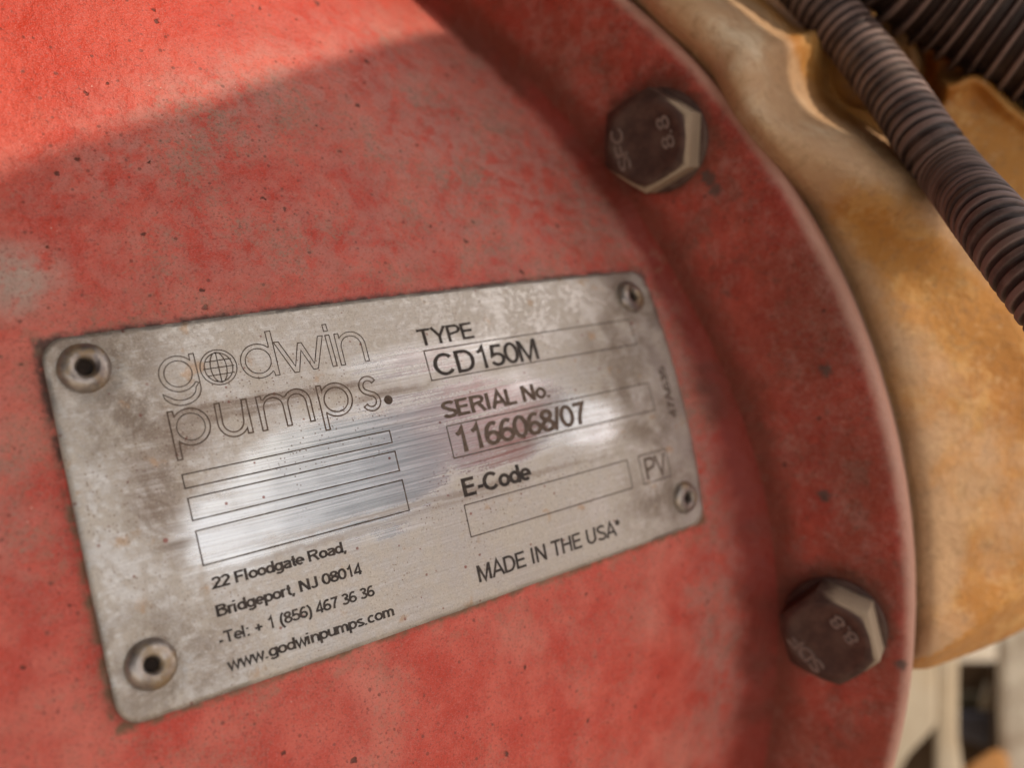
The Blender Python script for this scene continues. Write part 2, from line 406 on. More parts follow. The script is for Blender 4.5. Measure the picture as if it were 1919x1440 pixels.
# the brown gasket edge between the two castings
gv = []
nA = 220
for v in np.linspace(vs[0], vs[-1], nA):
    Xc = PS(crease(v), v, body=True); e = (Xc-FC); e -= AX*(e@AX); e = nrm(e)
    for r, h in ((FR-.006, -.010), (FR-.0016, -.0112), (FR-.0012, -.012), (FR-.0016, -.016), (FR-.006, -.018)):
        gv.append(FC+e*r+AX*h)
link('gasket', mesh('gasket', gv, grid_faces(nA, 5)), M_HUB, casing)

# ------------------------------------------------------------------ a plain grotesque alphabet drawn as strokes (capital height 1)
def _a(cx, cy, rx, ry, a0, a1, n=None):
    n = n or max(4, int(abs(a1-a0)/14))
    return [(cx+rx*math.cos(math.radians(a0+(a1-a0)*i/n)), cy+ry*math.sin(math.radians(a0+(a1-a0)*i/n))) for i in range(n+1)]
XH = .72
def glyph(c, w):
    """(strokes, advance); strokes are centre lines, w the stroke width"""
    h = w/2; T = 1-h; B = h; X = XH-h
    o = lambda cx, rx, t, b: _a(cx, (t+b)/2, rx, (t-b)/2, 90, 450)
    if c == ' ': return [], .30
    if c == 'T': return [[(0.02, T), (.66, T)], [(.34, T), (.34, 0)]], .70
    if c == 'Y': return [[(.04, 1), (.36, .44), (.36, 0)], [(.68, 1), (.36, .44)]], .74
    if c == 'P': return [[(.08, 0), (.08, T), (.38, T)]+_a(.40, .72, .22, T-.72, 90, -90)+[(.08, .44)]], .70
    if c == 'B': return [[(.08, B), (.08, T), (.36, T)]+_a(.38, .765, .19, T-.765, 90, -90)+[(.08, .53)], [(.36, .53)]+_a(.40, .53/2+B/2, .21, (.53-B)/2, 90, -90)+[(.08-h, B)]], .72
    if c == 'R': return [[(.08, 0), (.08, T), (.40, T)]+_a(.42, .73, .21, T-.73, 90, -90)+[(.08, .46)], [(.38, .46), (.48, .38), (.68, 0)]], .78
    if c == 'E': return [[(.62, B), (.08, B), (.08, T), (.60, T)], [(.08, .52), (.57, .52)]], .70
    if c == 'F': return [[(.08, 0), (.08, T), (.58, T)], [(.08, .50), (.52, .50)]], .64
    if c == 'L': return [[(.08, 1), (.08, B), (.54, B)]], .59
    if c == 'I': return [[(.10, 0), (.10, 1)]], .30
    if c == 'l': return [[(.07, 0), (.07, 1)]], .25
    if c == 'i': return [[(.07, 0), (.07, XH)], [(.07, 1-.13), (.07, 1)]], .25
    if c == 'C': return [_a(.38, .5, .33, T-.5, 40, 322)], .78
    if c == 'D': return [[(.08, B), (.08, T), (.34, T)]+_a(.34, .5, .31, T-.5, 90, -90)+[(.08-h, B)]], .76
    if c == 'H': return [[(.08, 0), (.08, 1)], [(.62, 0), (.62, 1)], [(.08, .53), (.62, .53)]], .76
    if c == 'N': return [[(.08, 0), (.08, 1)], [(.62, 0), (.62, 1)], [(.09, .95), (.61, .05)]], .76
    if c == 'M': return [[(.07, 0), (.07, 1)], [(.73, 0), (.73, 1)], [(.10, .96), (.40, .06), (.70, .96)]], .86
    if c == 'A': return [[(.03, 0), (.36, .98), (.69, 0)], [(.15, .32), (.57, .32)]], .74
    if c == 'V': return [[(.03, 1), (.34, .03), (.65, 1)]], .70
    if c == 'U': return [[(.08, 1), (.08, .36)]+_a(.35, .36, .27, .36-B, 180, 360)+[(.62, 1)]], .76
    if c == 'J': return [[(.40, 1), (.40, .28)]+_a(.22, .26, .18, .26-B, 0, -170)], .52
    if c == 'S': return [_a(.35, .735, .25, T-.735, 22, 250, 14)[:-1]+_a(.35, .265, .27, .265-B+.005, 75, -165, 16)], .70
    if c == '0': return [_a(.28, .5, .23, T-.5, 90, 450, 26)], .57
    if c == '1': return [[(.12, .76), (.26, .84), (.34, .99), (.34, 0)]], .57
    if c == '2': return [_a(.28, .70, .22, T-.70, 165, -25, 12)+[(.06, B+.01), (.52, B)]], .57
    if c == '3': return [_a(.27, .74, .19, T-.74, 160, -90, 12)+[(.22, .53)], [(.27, .535)]+_a(.27, .28, .22, .28-B, 80, -160, 14)], .57
    if c == '4': return [[(.40, 0), (.40, .96), (.06, .32), (.06, .25), (.54, .25)]], .57
    if c == '5': return [[(.50, T), (.15, T), (.09, .50)]+_a(.27, .32, .23, .32-B, 128, -160, 16)], .57
    if c == '6': return [_a(.28, .31, .22, .31-B, 90, 450, 20), _a(.34, .42, .28, T-.42, 62, 186, 12)], .57
    if c == '7': return [[(.05, T), (.50, T), (.36, .62), (.26, .34), (.21, 0)]], .57
    if c == '8': return [_a(.28, .74, .19, T-.74, 90, 450, 20), _a(.28, .29, .22, .29-B, 90, 450, 20)], .57
    if c == 'o': return [o(.27, .22, X, B)], .56
    if c == 'c': return [_a(.27, XH/2, .22, X-XH/2, 48, 312)], .51
    if c == 'e': return [[(.05, XH/2+.0), (.49, XH/2+.0)]+_a(.27, XH/2, .22, X-XH/2, 4, 312, 20)], .56
    if c == 'd': return [o(.26, .21, X, B), [(.48, 0), (.48, 1)]], .57
    if c == 'p': return [o(.29, .21, X, B), [(.07, -.27), (.07, XH)]], .57
    if c == 'g': return [o(.26, .21, X, B), [(.48, XH), (.48, -.04)]+_a(.27, -.04, .21, .22-h, 0, -160, 10)], .57
    if c == 'a': return [[(.07, .55)]+_a(.27, .54, .19, X-.54, 150, 0, 10)+[(.46, .10), (.50, 0)], [(.46, .42), (.22, .37)]+_a(.22, .21, .16, .21-B, 100, 280, 10)+[(.34, .08), (.46, .20)]], .56
    if c == 't': return [[(.16, .93), (.16, .18), (.22, B), (.31, B)], [(.01, X), (.30, X)]], .31
    if c == 'r': return [[(.07, 0), (.07, XH)], [(.08, .44)]+_a(.25, .46, .16, X-.46, 170, 66, 6)], .36
    if c == 'n': return [[(.07, 0), (.07, XH)], [(.08, .42)]+_a(.28, .43, .19, X-.43, 170, 0, 10)+[(.47, 0)]], .56
    if c == 'u': return [[(.47, XH), (.47, 0)], [(.07, XH), (.07, .28)]+_a(.26, .28, .19, .28-B, 180, 350, 10)], .56
    if c == 'm': return [[(.07, 0), (.07, XH)], [(.08, .44)]+_a(.24, .45, .16, X-.45, 170, 0, 9)+[(.40, 0)], [(.41, .44)]+_a(.57, .45, .16, X-.45, 170, 0, 9)+[(.73, 0)]], .84
    if c == 's': return [_a(.25, .52, .17, X-.52, 25, 245, 10)[:-1]+_a(.25, .20, .19, .20-B, 70, -160, 12)], .50
    if c == 'w': return [[(.03, XH), (.19, .03), (.36, .66), (.53, .03), (.69, XH)]], .73
    if c == '.': return [[(.10, 0), (.10, .14)]], .28
    if c == ',': return [[(.11, .14), (.11, 0), (.04, -.16)]], .28
    if c == ':': return [[(.12, 0), (.12, .14)], [(.12, .56), (.12, .70)]], .28
    if c == '-': return [[(.03, .36), (.30, .36)]], .34
    if c == '+': return [[(.03, .42), (.57, .42)], [(.30, .13), (.30, .71)]], .62
    if c == '/': return [[(.0, 0), (.26, 1)]], .30
    if c == '(': return [_a(.44, .37, .34, .68, 112, 248, 10)], .34
    if c == ')': return [_a(-.10, .37, .34, .68, 68, -68, 10)], .34
    if c == '*': return [[(.18, 1), (.18, .62)], [(.03, .90), (.33, .72)], [(.03, .72), (.33, .90)]], .38
    raise KeyError(c)
def word_strokes(s, w):
    """flat quads for a word: vertices (x, y, layer) and faces"""
    V, F = [], []; x0 = 0.; lay = 0
    for c in s:
        st, adv = glyph(c, w)
        for pts in st:
            P_ = [np.array(p, float) for p in pts]; P_ = [p for i, p in enumerate(P_) if i == 0 or np.linalg.norm(p-P_[i-1]) > 1e-6]
            n = len(P_); closed = np.linalg.norm(P_[0]-P_[-1]) < 1e-4
            if closed: P_ = P_[:-1]; n -= 1
            b0 = len(V); lay = (lay+1) % 4; 
            for i in range(n):
                p = P_[i]; pr = P_[i-1] if (i or closed) else None; nx = P_[(i+1) % n] if (i < n-1 or closed) else None
                t1 = (p-pr)/np.linalg.norm(p-pr) if pr is not None else None
                t2 = (nx-p)/np.linalg.norm(nx-p) if nx is not None else None
                if t1 is None: t1 = t2
                if t2 is None: t2 = t1
                n1 = np.array([-t1[1], t1[0]]); n2 = np.array([-t2[1], t2[0]]); m = n1+n2; l = np.linalg.norm(m)
                m = n1 if l < .2 else m/l; k = 1/max(.42, m@n1)
                for sd in (1, -1): V.append((x0+p[0]+sd*m[0]*w/2*k, p[1]+sd*m[1]*w/2*k, lay))
            for i in range(n if closed else n-1):
                a = b0+2*i; b = b0+2*((i+1) % n); F.append((a, a+1, b+1, b))
        x0 += adv
    return np.array(V), F

# bolts
def hexhead():
    """hex head, z up, sits on z=0; across flats AF"""
    AF, Hh = .0234, .0105
    n = 96; V = []; F = []
    rings = []
    def hexr(t):
        a = (t+math.pi/6) % (math.pi/3)-math.pi/6
        return AF/2/math.cos(a)
    rc = AF/2*.985
    def ring(fn, z):
        i0 = len(V)
        for i in range(n):
            t = 2*math.pi*i/n; r, zz = fn(t); V.append((r*math.cos(t), r*math.sin(t), zz))
        rings.append(i0)
    ring(lambda t: (hexr(t), 0), 0)
    ring(lambda t: (hexr(t), Hh-.0006-(hexr(t)-rc)*.58), 0)
    ring(lambda t: (hexr(t)-.0005, Hh-.0002-(hexr(t)-rc)*.55), 0)
    ring(lambda t: (rc-.0006, Hh), 0)
    ring(lambda t: (rc*.80, Hh), 0)
    ring(lambda t: (rc*.74, Hh-.00025), 0)
    ring(lambda t: (rc*.35, Hh-.00035), 0)
    for a, b in zip(rings[:-1], rings[1:]):
        for i in range(n):
            j = (i+1) % n; F.append((a+i, a+j, b+j, b+i))
    F.append(tuple(rings[-1]+i for i in range(n)))
    return V, F, Hh
HV, HF, HH = hexhead()
rots = [10, -7, 10, 30]; marks = [None, ('SFC', '8.8'), ('SDF', '8.8'), None]
for bi, (bp, bt) in enumerate(zip(bpos, bang)):
    e = math.cos(bt)*E1+math.sin(bt)*E2
    # local frame: z along the axis, y close to image up
    up = RPw@d2w([0, 1, 0]); yy = nrm(up-AX*(up@AX)); xx = np.cross(yy, AX)
    th = math.radians(rots[bi]); X2 = math.cos(th)*xx+math.sin(th)*yy; Y2 = -math.sin(th)*xx+math.cos(th)*yy
    Ml = Matrix([[X2[i], Y2[i], AX[i], bp[i]] for i in range(3)]+[[0, 0, 0, 1]])
    me = mesh('hex_bolt', HV, HF, smooth=False)
    me.materials.append(M_BOLT)
    dat = me.attributes.new('dust_light', 'FLOAT', 'POINT'); M3l = np.array(Ml.to_3x3())
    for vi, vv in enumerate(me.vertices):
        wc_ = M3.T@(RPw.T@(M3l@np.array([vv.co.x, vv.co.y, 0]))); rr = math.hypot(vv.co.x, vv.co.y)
        aa = math.atan2(wc_[1], wc_[0]); q = (1., 1., .9, .25, 0, 0, 0)[vi//96]  # tan flats: dusty, with the light on that side painted in
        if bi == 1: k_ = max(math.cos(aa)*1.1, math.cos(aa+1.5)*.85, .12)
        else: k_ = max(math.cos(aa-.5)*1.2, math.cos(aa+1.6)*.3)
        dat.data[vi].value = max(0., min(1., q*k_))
    for p in me.polygons:
        if p.normal.z > .9: p.use_smooth = True
    bo = bpy.data.objects.new('hex_bolt', me); COL.objects.link(bo); bo.parent = casing; bo.matrix_local = Ml
    if marks[bi]:
        bo['label'] = ('upper hex bolt with dusty right and lower flats, light on them painted in' if bi == 1 else 'lower hex bolt with dusty upper right flats, light on them painted in')
    wash = []
    for r, z in ((.0128, 0), (.0136, .0002), (.0138, .0009), (.0130, .0012), (.0100, .0012)):
        for i in range(64):
            t = 2*math.pi*i/64; wash.append((r*math.cos(t), r*math.sin(t), z))
    wf_ = [(a*64+i, a*64+(i+1) % 64, (a+1)*64+(i+1) % 64, (a+1)*64+i) for a in range(4) for i in range(64)]
    wo = bpy.data.objects.new('washer', mesh('washer', wash, wf_)); wo.data.materials.append(M_BOLT); COL.objects.link(wo); wo.parent = bo
    if marks[bi]:
        V, F = [], []
        for s, cx, wd in ((marks[bi][0], -.0072, .0112), (marks[bi][1], .0058, .0085)):
            v, f = word_strokes(s, .15); v = v[:, :2]
            v = v-(v.min(0)+v.max(0))/2; k = .0034/(v[:, 1].max()-v[:, 1].min()); kx = wd/(v[:, 0].max()-v[:, 0].min())
            thl = math.radians(90+(12 if bi == 1 else 40))-th
            b0 = len(V)
            dirx = np.array([math.cos(thl), math.sin(thl)]); diry = np.array([-dirx[1], dirx[0]])
            cc = -diry*cx
            for q in v:
                p = cc+dirx*q[0]*kx+diry*q[1]*k; V.append((p[0], p[1], HH+.00022-.0001))
            F += [tuple(b0+i for i in x) for x in f]
        bmm = bmesh.new(); tmp = mesh('t', V, F, False); bmm.from_mesh(tmp)
        r_ = bmesh.ops.extrude_face_region(bmm, geom=bmm.faces[:])
        for x in r_['geom']:
            if isinstance(x, bmesh.types.BMVert): x.co.z -= .0006
        bmesh.ops.recalc_face_normals(bmm, faces=bmm.faces[:])
        me2 = bpy.data.meshes.new('stamped_marks'); bmm.to_mesh(me2); bmm.free()
        me2.materials.append(M_STAMP)
        so_ = bpy.data.objects.new('stamped_marks', me2); COL.objects.link(so_); so_.parent = bo

# ------------------------------------------------------------------ the name plate
plate = empty('name_plate', PM, label='weathered steel name plate with etched lettering, four rivets, one per corner, on red casing', cat='name plate')
def rounded(w_, h_, r, n=10):
    pts = []
    for cx, cy, a0 in ((w_/2-r, -h_/2+r, -90), (w_/2-r, h_/2-r, 0), (-w_/2+r, h_/2-r, 90), (-w_/2+r, -h_/2+r, 180)):
        for i in range(n+1):
            a = math.radians(a0+90*i/n); pts.append((cx+r*math.cos(a), cy+r*math.sin(a)))
    return pts
# sheet: a grid squeezed into the rounded outline, top and bottom faces with a small bevel
nu, nv = 150, 71; R0 = .0042
def squeeze(u, v, inset=0.):
    hw, hh = PW/2-inset, PH/2-inset; u *= hw/(PW/2); v *= hh/(PH/2); r = R0
    au, av = abs(u), abs(v)
    if au > hw-r and av > hh-r:
        du, dv = au-(hw-r), av-(hh-r); m = max(du, dv); l = math.hypot(du, dv)
        if l > 1e-9: au = hw-r+du*m/l; av = hh-r+dv*m/l
    return math.copysign(au, u), math.copysign(av, v)
TH = .0009
rivs = [(-68.4, -29.3), (-68.0, 26.3), (67.4, -28.0), (68.6, 27.6)]
def dimple(u, v):
    z = 0.
    for ru, rv in rivs:
        d = math.hypot(u*1000-ru, v*1000-rv); z -= .00055*math.exp(-((max(0, d-4.2))/2.0)**2)
    z += .00025*math.sin(u*70+1)*math.cos(v*60+.5)
    return z
PVt, PUv = [], []
for j in range(nv):
    for i in range(nu):
        u0, v0 = -PW/2+PW*i/(nu-1), -PH/2+PH*j/(nv-1)
        u, v = squeeze(u0, v0)
        edge = min(PW/2-abs(u0), PH/2-abs(v0))
        z = TH+dimple(u, v)-(.00018 if edge < .0002 else 0.)
        PVt.append(PS(u, v, z)); PUv.append((u/PW+.5, .5-v/PH))
PF = grid_faces(nv, nu, flip=True)
# side wall
bord = [i for i in range(nu)]+[j*nu+nu-1 for j in range(1, nv)]+[(nv-1)*nu+i for i in range(nu-2, -1, -1)]+[j*nu for j in range(nv-2, 0, -1)]
base = len(PVt)
for b in bord:
    j, i = divmod(b, nu); u, v = squeeze(-PW/2+PW*i/(nu-1), -PH/2+PH*j/(nv-1)); PVt.append(PS(u, v, -.0004)); PUv.append((u/PW+.5, .5-v/PH))
nb_ = len(bord)
for k in range(nb_): PF.append((bord[k], bord[(k+1) % nb_], base+(k+1) % nb_, base+k))
pm = mesh('sheet', PVt, PF); uvl = pm.uv_layers.new(name='UVMap')
for lp in pm.loops: uvl.data[lp.index].uv = PUv[lp.vertex_index]
pmo = link('sheet', pm, M_PLATE, plate)
def surf(u, v, z=.00004): return PS(u, v, TH+dimple(u, v)+z)

# rivets with bores
for k, (ru, rv) in enumerate(rivs):
    sc = (1.05, 1.02, 1.0, .96)[k]
    prof = [(4.5, -.3), (4.5, .25), (4.3, .8), (3.85, 1.35), (3.2, 1.75), (2.5, 1.9), (1.95, 1.75), (1.62, 1.4), (1.45, .9), (1.38, .2), (1.3, -.6)]
    if k: prof = [(r*(1 if r > 2.5 else .9), h) for r, h in prof]
    V = []; n = 56; rn = random.Random(k)
    for r, h in prof:
        for i in range(n):
            a = 2*math.pi*i/n; wob = 1+.03*noise.noise(Vector((math.cos(a)*1.5, math.sin(a)*1.5, k*3.1+h*.4)))
            hh = h*(1+.10*math.cos(a-1.9-k)); V.append(surf(ru/1000+r*sc*wob*math.cos(a)/1000, rv/1000+r*sc*wob*math.sin(a)/1000, hh*sc/1000))
    F = [(a*n+i, (a+1)*n+i, (a+1)*n+(i+1) % n, a*n+(i+1) % n) for a in range(len(prof)-1) for i in range(n)]
    F = [f[::-1] for f in F]
    rv_o = link('rivet', mesh('rivet', V, F), M_RIVET, plate)
    B = [surf(ru/1000+1.45*sc*math.cos(2*math.pi*i/24)/1000, rv/1000+1.45*sc*math.sin(2*math.pi*i/24)/1000, .00025) for i in range(24)]
    link('rivet_bore', mesh('rivet_bore', B, [tuple(range(24))[::-1]]), M_HOLE, rv_o)

# etched field boxes and strokes: thin ribbons lying on the sheet
def ribbon(paths, wd, z=.00003):
    """paths in millimetres (u right, v down); returns vertices and faces on the curved sheet"""
    V, F = [], []
    for pts, closed in paths:
        P_ = []
        for i in range(len(pts)-(0 if closed else 1)):
            a = np.array(pts[i], float); b = np.array(pts[(i+1) % len(pts)], float); L = np.linalg.norm(b-a); n = max(1, int(L/1.2))
            for k in range(n): P_.append(a+(b-a)*k/n)
        if not closed: P_.append(np.array(pts[-1], float))
        n = len(P_); b0 = len(V)
        for i in range(n):
            p = P_[i]; pr = P_[i-1] if (i or closed) else p; nx = P_[(i+1) % n] if (i < n-1 or closed) else p
            t1 = p-pr; t2 = nx-p
            t1 = t1/np.linalg.norm(t1) if np.linalg.norm(t1) > 1e-9 else t2/np.linalg.norm(t2)
            t2 = t2/np.linalg.norm(t2) if np.linalg.norm(t2) > 1e-9 else t1
            n1 = np.array([-t1[1], t1[0]]); n2 = np.array([-t2[1], t2[0]]); m = n1+n2
            l = np.linalg.norm(m); m = n1 if l < .3 else m/l
            k = 1/max(.5, m@n1)
            ww = wd*(1+.25*noise.noise(Vector((p[0]*.9, p[1]*.9, 3))))
            for s in (-1, 1):
                q = p+m*s*ww/2*k; V.append(surf(q[0]/1000, q[1]/1000, z))
        for i in range(n if closed else n-1):
            a = b0+2*i; b = b0+2*((i+1) % n); F.append((a, b, b+1, a+1))
    return V, F
def etch(name, paths, wd, mat):
    V, F = ribbon(paths, wd); return link(name, mesh(name, V, F), mat, plate)
def rect(u0, v0, u1, v1): return ([(u0, v0), (u1, v0), (u1, v1), (u0, v1)], True)
for r_ in ((.3, -21.85, 63.7, -14.9), (1.0, -4.2, 63.8, 3.1), (.8, 13.75, 50.1, 20.9), (54.2, 13.6, 64.3, 20.9), (-55.9, -5.95, -12.6, -3.3), (-55.8, -1.35, -12.5, 2.95), (-55.7, 5.0, -12.4, 11.65)):
    etch('field_box', [rect(*r_)], .27, M_LINE)


def text_on(s, u0, u1, vb, cap, mat, wt=.13, name='lettering', up=False):
    """etched words: left u0, right u1, baseline vb, capital height cap, in millimetres (up: reading up the plate)"""
    v, f = word_strokes(s, wt); x0, x1 = v[:, 0].min(), v[:, 0].max()
    V = []
    for x, y, l in v:
        if up: uu = vb-(1-y)*0-cap*0+(-(y))*cap; vv = u0+(x-x0)/(x1-x0)*(u1-u0)
        else: uu = u0+(x-x0)/(x1-x0)*(u1-u0); vv = vb-y*cap
        j = min(.06, cap*.02)
        uu += j*noise.noise(Vector((uu*1.7, vv*1.7, 0))); vv += j*noise.noise(Vector((uu*1.7, vv*1.7, 9)))
        V.append((uu, vv, l))
    tm = bpy.data.meshes.new('t'); tm.from_pydata([(a, b_, c_*.0035) for a, b_, c_ in V], [], f)
    b_ = bmesh.new(); b_.from_mesh(tm)
    bmesh.ops.subdivide_edges(b_, edges=[x for x in b_.edges if x.calc_length() > 1.8], cuts=2, use_grid_fill=True)
    for x in b_.verts: x.co = Vector(surf(x.co.x/1000, x.co.y/1000, .00004+x.co.z/1000))
    bmesh.ops.triangulate(b_, faces=b_.faces[:])
    me = bpy.data.meshes.new(name); b_.to_mesh(me); b_.free(); bpy.data.meshes.remove(tm)
    return link(name, me, mat, plate)
text_on('TYPE', -.3, 14.4, -23.0, 4.0, M_INK, .15)
text_on('CD150M', 1.7, 31.0, -15.45, 5.3, M_INK, .14)
text_on('SERIAL No.', .9, 31.1, -5.85, 3.95, M_BROWN, .185)
text_on('1166068/07', 2.7, 41.0, 2.3, 5.5, M_BROWN, .165)
text_on('E-Code', 1.3, 20.2, 12.1, 4.2, M_INK, .185)
text_on('MADE IN THE USA*', .5, 43.6, 31.05, 3.75, M_INK, .15)
text_on('PV', 55.7, 63.5, 20.1, 5.6, M_BROWN, .13)
text_on('22 Floodgate Road,', -55.3, -28.0, 16.45, 2.25, M_INK, .185)
text_on('Bridgeport, NJ 08014', -55.3, -25.8, 21.65, 2.25, M_INK, .185)
text_on('-', -55.9, -55.2, 26.9, 2.25, M_INK, .2)
text_on('Tel: + 1 (856) 467 36 36', -54.9, -24.1, 26.65, 2.25, M_INK, .175)
text_on('www.godwinpumps.com', -55.5, -20.9, 31.75, 2.25, M_INK, .175)
text_on('47A635', 6.3, -7.9, 71.2, 2.5, M_BROWN, .18, up=True)

# the outlined word mark
def arcp(cx, cy, r, a0, a1, n=28, ry=None):
    ry = ry or r
    return [(cx+r*math.cos(math.radians(a0+(a1-a0)*i/n)), cy-ry*math.sin(math.radians(a0+(a1-a0)*i/n))) for i in range(n+1)]
LP = []
ST = .95
def bowl(cx, cy, r, side):
    """round bowl joined to a stem; side +1: stem on the right"""
    LP.append((arcp(cx, cy, r-ST, 0, 360, 40)[:-1], True))
# g
gx, gy, gr = -52.55, -25.35, 3.55
bowl(gx, gy, gr, 1)
s0 = gx+gr-.10
LP.append((arcp(gx, gy, gr, 42, 325, 40)+[(s0-.0, gy+2.35)]+arcp(gx-.1, gy+3.1, gr-.75, -2, -140, 16, 2.15)+[(gx-3.55, gy+3.55)]+arcp(gx-.05, gy+3.1, gr+.15, 205, 360, 22, 3.15)+[(gx+gr+.05, -28.9), (gx+gr-.85, -28.9), (gx+gr-.85, gy-2.35)], True))
# o with the globe
ox, oy = -44.75, -25.4
LP.append((arcp(ox, oy, 3.55, 0, 360, 48)[:-1], True))
GL = [(arcp(ox, oy, 2.75, 0, 360, 40, 2.95)[:-1], True), (arcp(ox, oy, 1.55, 0, 360, 36, 3.05)[:-1], True), ([(ox, oy-3.05), (ox, oy+2.9)], False),
      ([(ox-2.5, oy-1.42), (ox+2.75, oy-1.38)], False), ([(ox-3.05, oy), (ox+3.1, oy+.05)], False), ([(ox-2.5, oy+1.45), (ox+2.85, oy+1.48)], False)]
# d
dx, dy = -36.75, -25.4
bowl(dx, dy, 3.55, 1)
LP.append((arcp(dx, dy, 3.55, 45, 315, 40)+[(-33.98, -22.6), (-33.98, -21.85), (-33.02, -21.85), (-33.02, -31.25), (-34.1, -31.25), (-34.05, -28.0)], True))
# w
LP.append(([(-32.85, -28.75), (-31.85, -28.75), (-29.42, -23.1), (-27.9, -27.88), (-27.1, -27.88), (-25.28, -23.05), (-23.3, -28.7), (-22.2, -28.7), (-24.75, -21.85), (-25.75, -21.85), (-27.52, -26.3), (-28.85, -21.82), (-29.85, -21.82)], True))
# i
LP.append(([(-21.65, -28.65), (-20.72, -28.65), (-20.55, -21.75), (-21.5, -21.75)], True))
LP.append(([(-21.7, -31.05), (-20.82, -31.05), (-20.8, -29.55), (-21.66, -29.55)], True))
def nlike(x0, x1, top, basev, close_first=None):
    """arch: stem at x0, right leg at x1"""
    cx = (x0+x1)/2; ro = (x1-x0)/2; ri = ro-ST
    return [(x0, top+.1), (x0+ST-.05, top+.1), (x0+ST, top+1.1)]+arcp(cx+.1, top+ro-.05, ro-.1, 142, 0, 22)+[(x1, basev), (x1-ST, basev)]+arcp(cx, top+ro, ri, 0, 180, 22)+[(x0+ST, basev), (x0, basev)]
LP.append((nlike(-19.6, -13.1, -28.75, -21.7), True))
# pumps
def pee(cx, cy, r, bot):
    bowl(cx, cy, r, -1)
    x0 = cx-r-.12
    LP.append(([(x0, cy-r+.05), (x0+ST, cy-r+.05), (x0+ST+.05, cy-r+1.05)]+arcp(cx, cy, r, 138, -138, 44)+[(x0+ST, cy+r-1.0), (x0+ST, bot), (x0, bot)], True))
pee(-52.35, -14.75, 3.6, -8.85)
# u
ux0, ux1 = -47.2, -40.95; ucx = (ux0+ux1-ST*.5)/2; uro = 3.0
LP.append(([(ux0, -18.3), (ux0+ST, -18.3)]+arcp(ucx+.0, -14.3, uro-ST, 180, 360, 22, 2.2)+[(ux1-ST, -18.2), (ux1, -18.2), (ux1, -11.3), (ux1-ST, -11.3), (ux1-ST, -12.2)]+arcp(ucx, -14.3, uro, -35, -180, 22, 3.15), True))
# m
mx0, mxm, mx1 = -39.0, -33.4, -28.05
LP.append(([(mx0, -18.2), (mx0+ST, -18.2), (mx0+ST, -17.5)]+arcp(-35.65, -15.6, 2.65, 140, 38, 12)+arcp(-30.85, -15.6, 2.8, 142, 0, 20)+[(mx1, -11.2), (mx1-ST, -11.2)]+arcp(-30.95, -15.5, 1.93, 0, 180, 18)+[(mxm+.48, -11.2), (mxm-.48, -11.2)]+arcp(-35.9, -15.5, 2.0, 0, 180, 18)+[(mx0+ST, -11.2), (mx0, -11.2)], True))
pee(-22.6, -14.7, 3.55, -8.75)
# s: stroke of constant width about a spine
sp = arcp(-14.95, -16.4, 1.55, 25, 250, 18)+arcp(-15.0, -12.9, 1.62, 75, -155, 20)
def outline(sp, wd):
    L_, R_ = [], []
    for i, p in enumerate(sp):
        a = np.array(sp[max(0, i-1)]); b = np.array(sp[min(len(sp)-1, i+1)]); t = (b-a)/np.linalg.norm(b-a); n = np.array([-t[1], t[0]])
        L_.append(tuple(np.array(p)+n*wd/2)); R_.append(tuple(np.array(p)-n*wd/2))
    return L_+R_[::-1]
LP.append((outline(sp, ST), True))
etch('word_mark', LP[:10], .21, M_LINE)
etch('word_mark', LP[10:], .30, M_BROWN)
etch('globe_mark', GL, .22, M_LINE)
V = [surf((-11.1+1.02*math.cos(2*math.pi*i/32))/1000, (-12.5+1.02*math.sin(2*math.pi*i/32))/1000, .00003) for i in range(32)]
link('registered_mark', mesh('registered_mark', V, [tuple(range(32))[::-1]]), M_BROWN, plate)
etch('registered_mark', [(arcp(-11.1, -12.5, .78, 0, 360, 24)[:-1], True), ([(-11.35, -12.0), (-11.35, -12.95), (-11.0, -12.95), (-10.85, -12.7), (-11.0, -12.5), (-11.3, -12.5)], False), ([(-11.05, -12.5), (-10.8, -12.0)], False)], .10, M_INK)

# ------------------------------------------------------------------ yellow engine housing behind
def mat_yellow():
    t = NT('dusty_yellow_casting')
    wv = t.warp(.02, 30)
    n1 = t.noise(45, 6, .65, wv); n2 = t.noise(14, 4, .6, wv)
    c = t.mix(t.rng(n2, .35, .65), (.34, .125, .020), (.47, .21, .045)); c = t.mix(t.mul(t.rng(t.noise(70, 5, .7, wv), .48, .62), .55), c, (.58, .34, .12))
    a = t.n('ShaderNodeAttribute', attribute_name='dust_light').outputs['Fac']
    dn = t.math('ADD', a, t.mul(t.math('SUBTRACT', n1, .5), 1.4))
    c = t.mix(t.mul(t.rng(dn, .30, .75), .88), c, (.45, .275, .15)); c = t.mix(t.mul(t.rng(dn, .95, 1.35), .8), c, (.62, .49, .34))
    c = t.mix(t.mul(t.rng(t.noise(120, 5, .7), .58, .70), .35), c, (.20, .12, .07))
    c = t.mix(t.mul(t.rng(t.noise(420, 6, .75, wv), .50, .64), .42), c, (.26, .145, .065)); c = t.mix(t.mul(t.rng(t.noise(300, 5, .75), .54, .68), .28), c, (.66, .46, .25))
    nb = t.bump(t.noise(200, 6, .7), .8, .0010)
    return t.out(c, .62, 0., nb, **{'Specular IOR Level': .35})
M_YEL = mat_yellow()
house = empty('engine_housing', PM, label='dusty yellow cast bell housing with pockets and ribs behind the red flange', cat='engine housing')
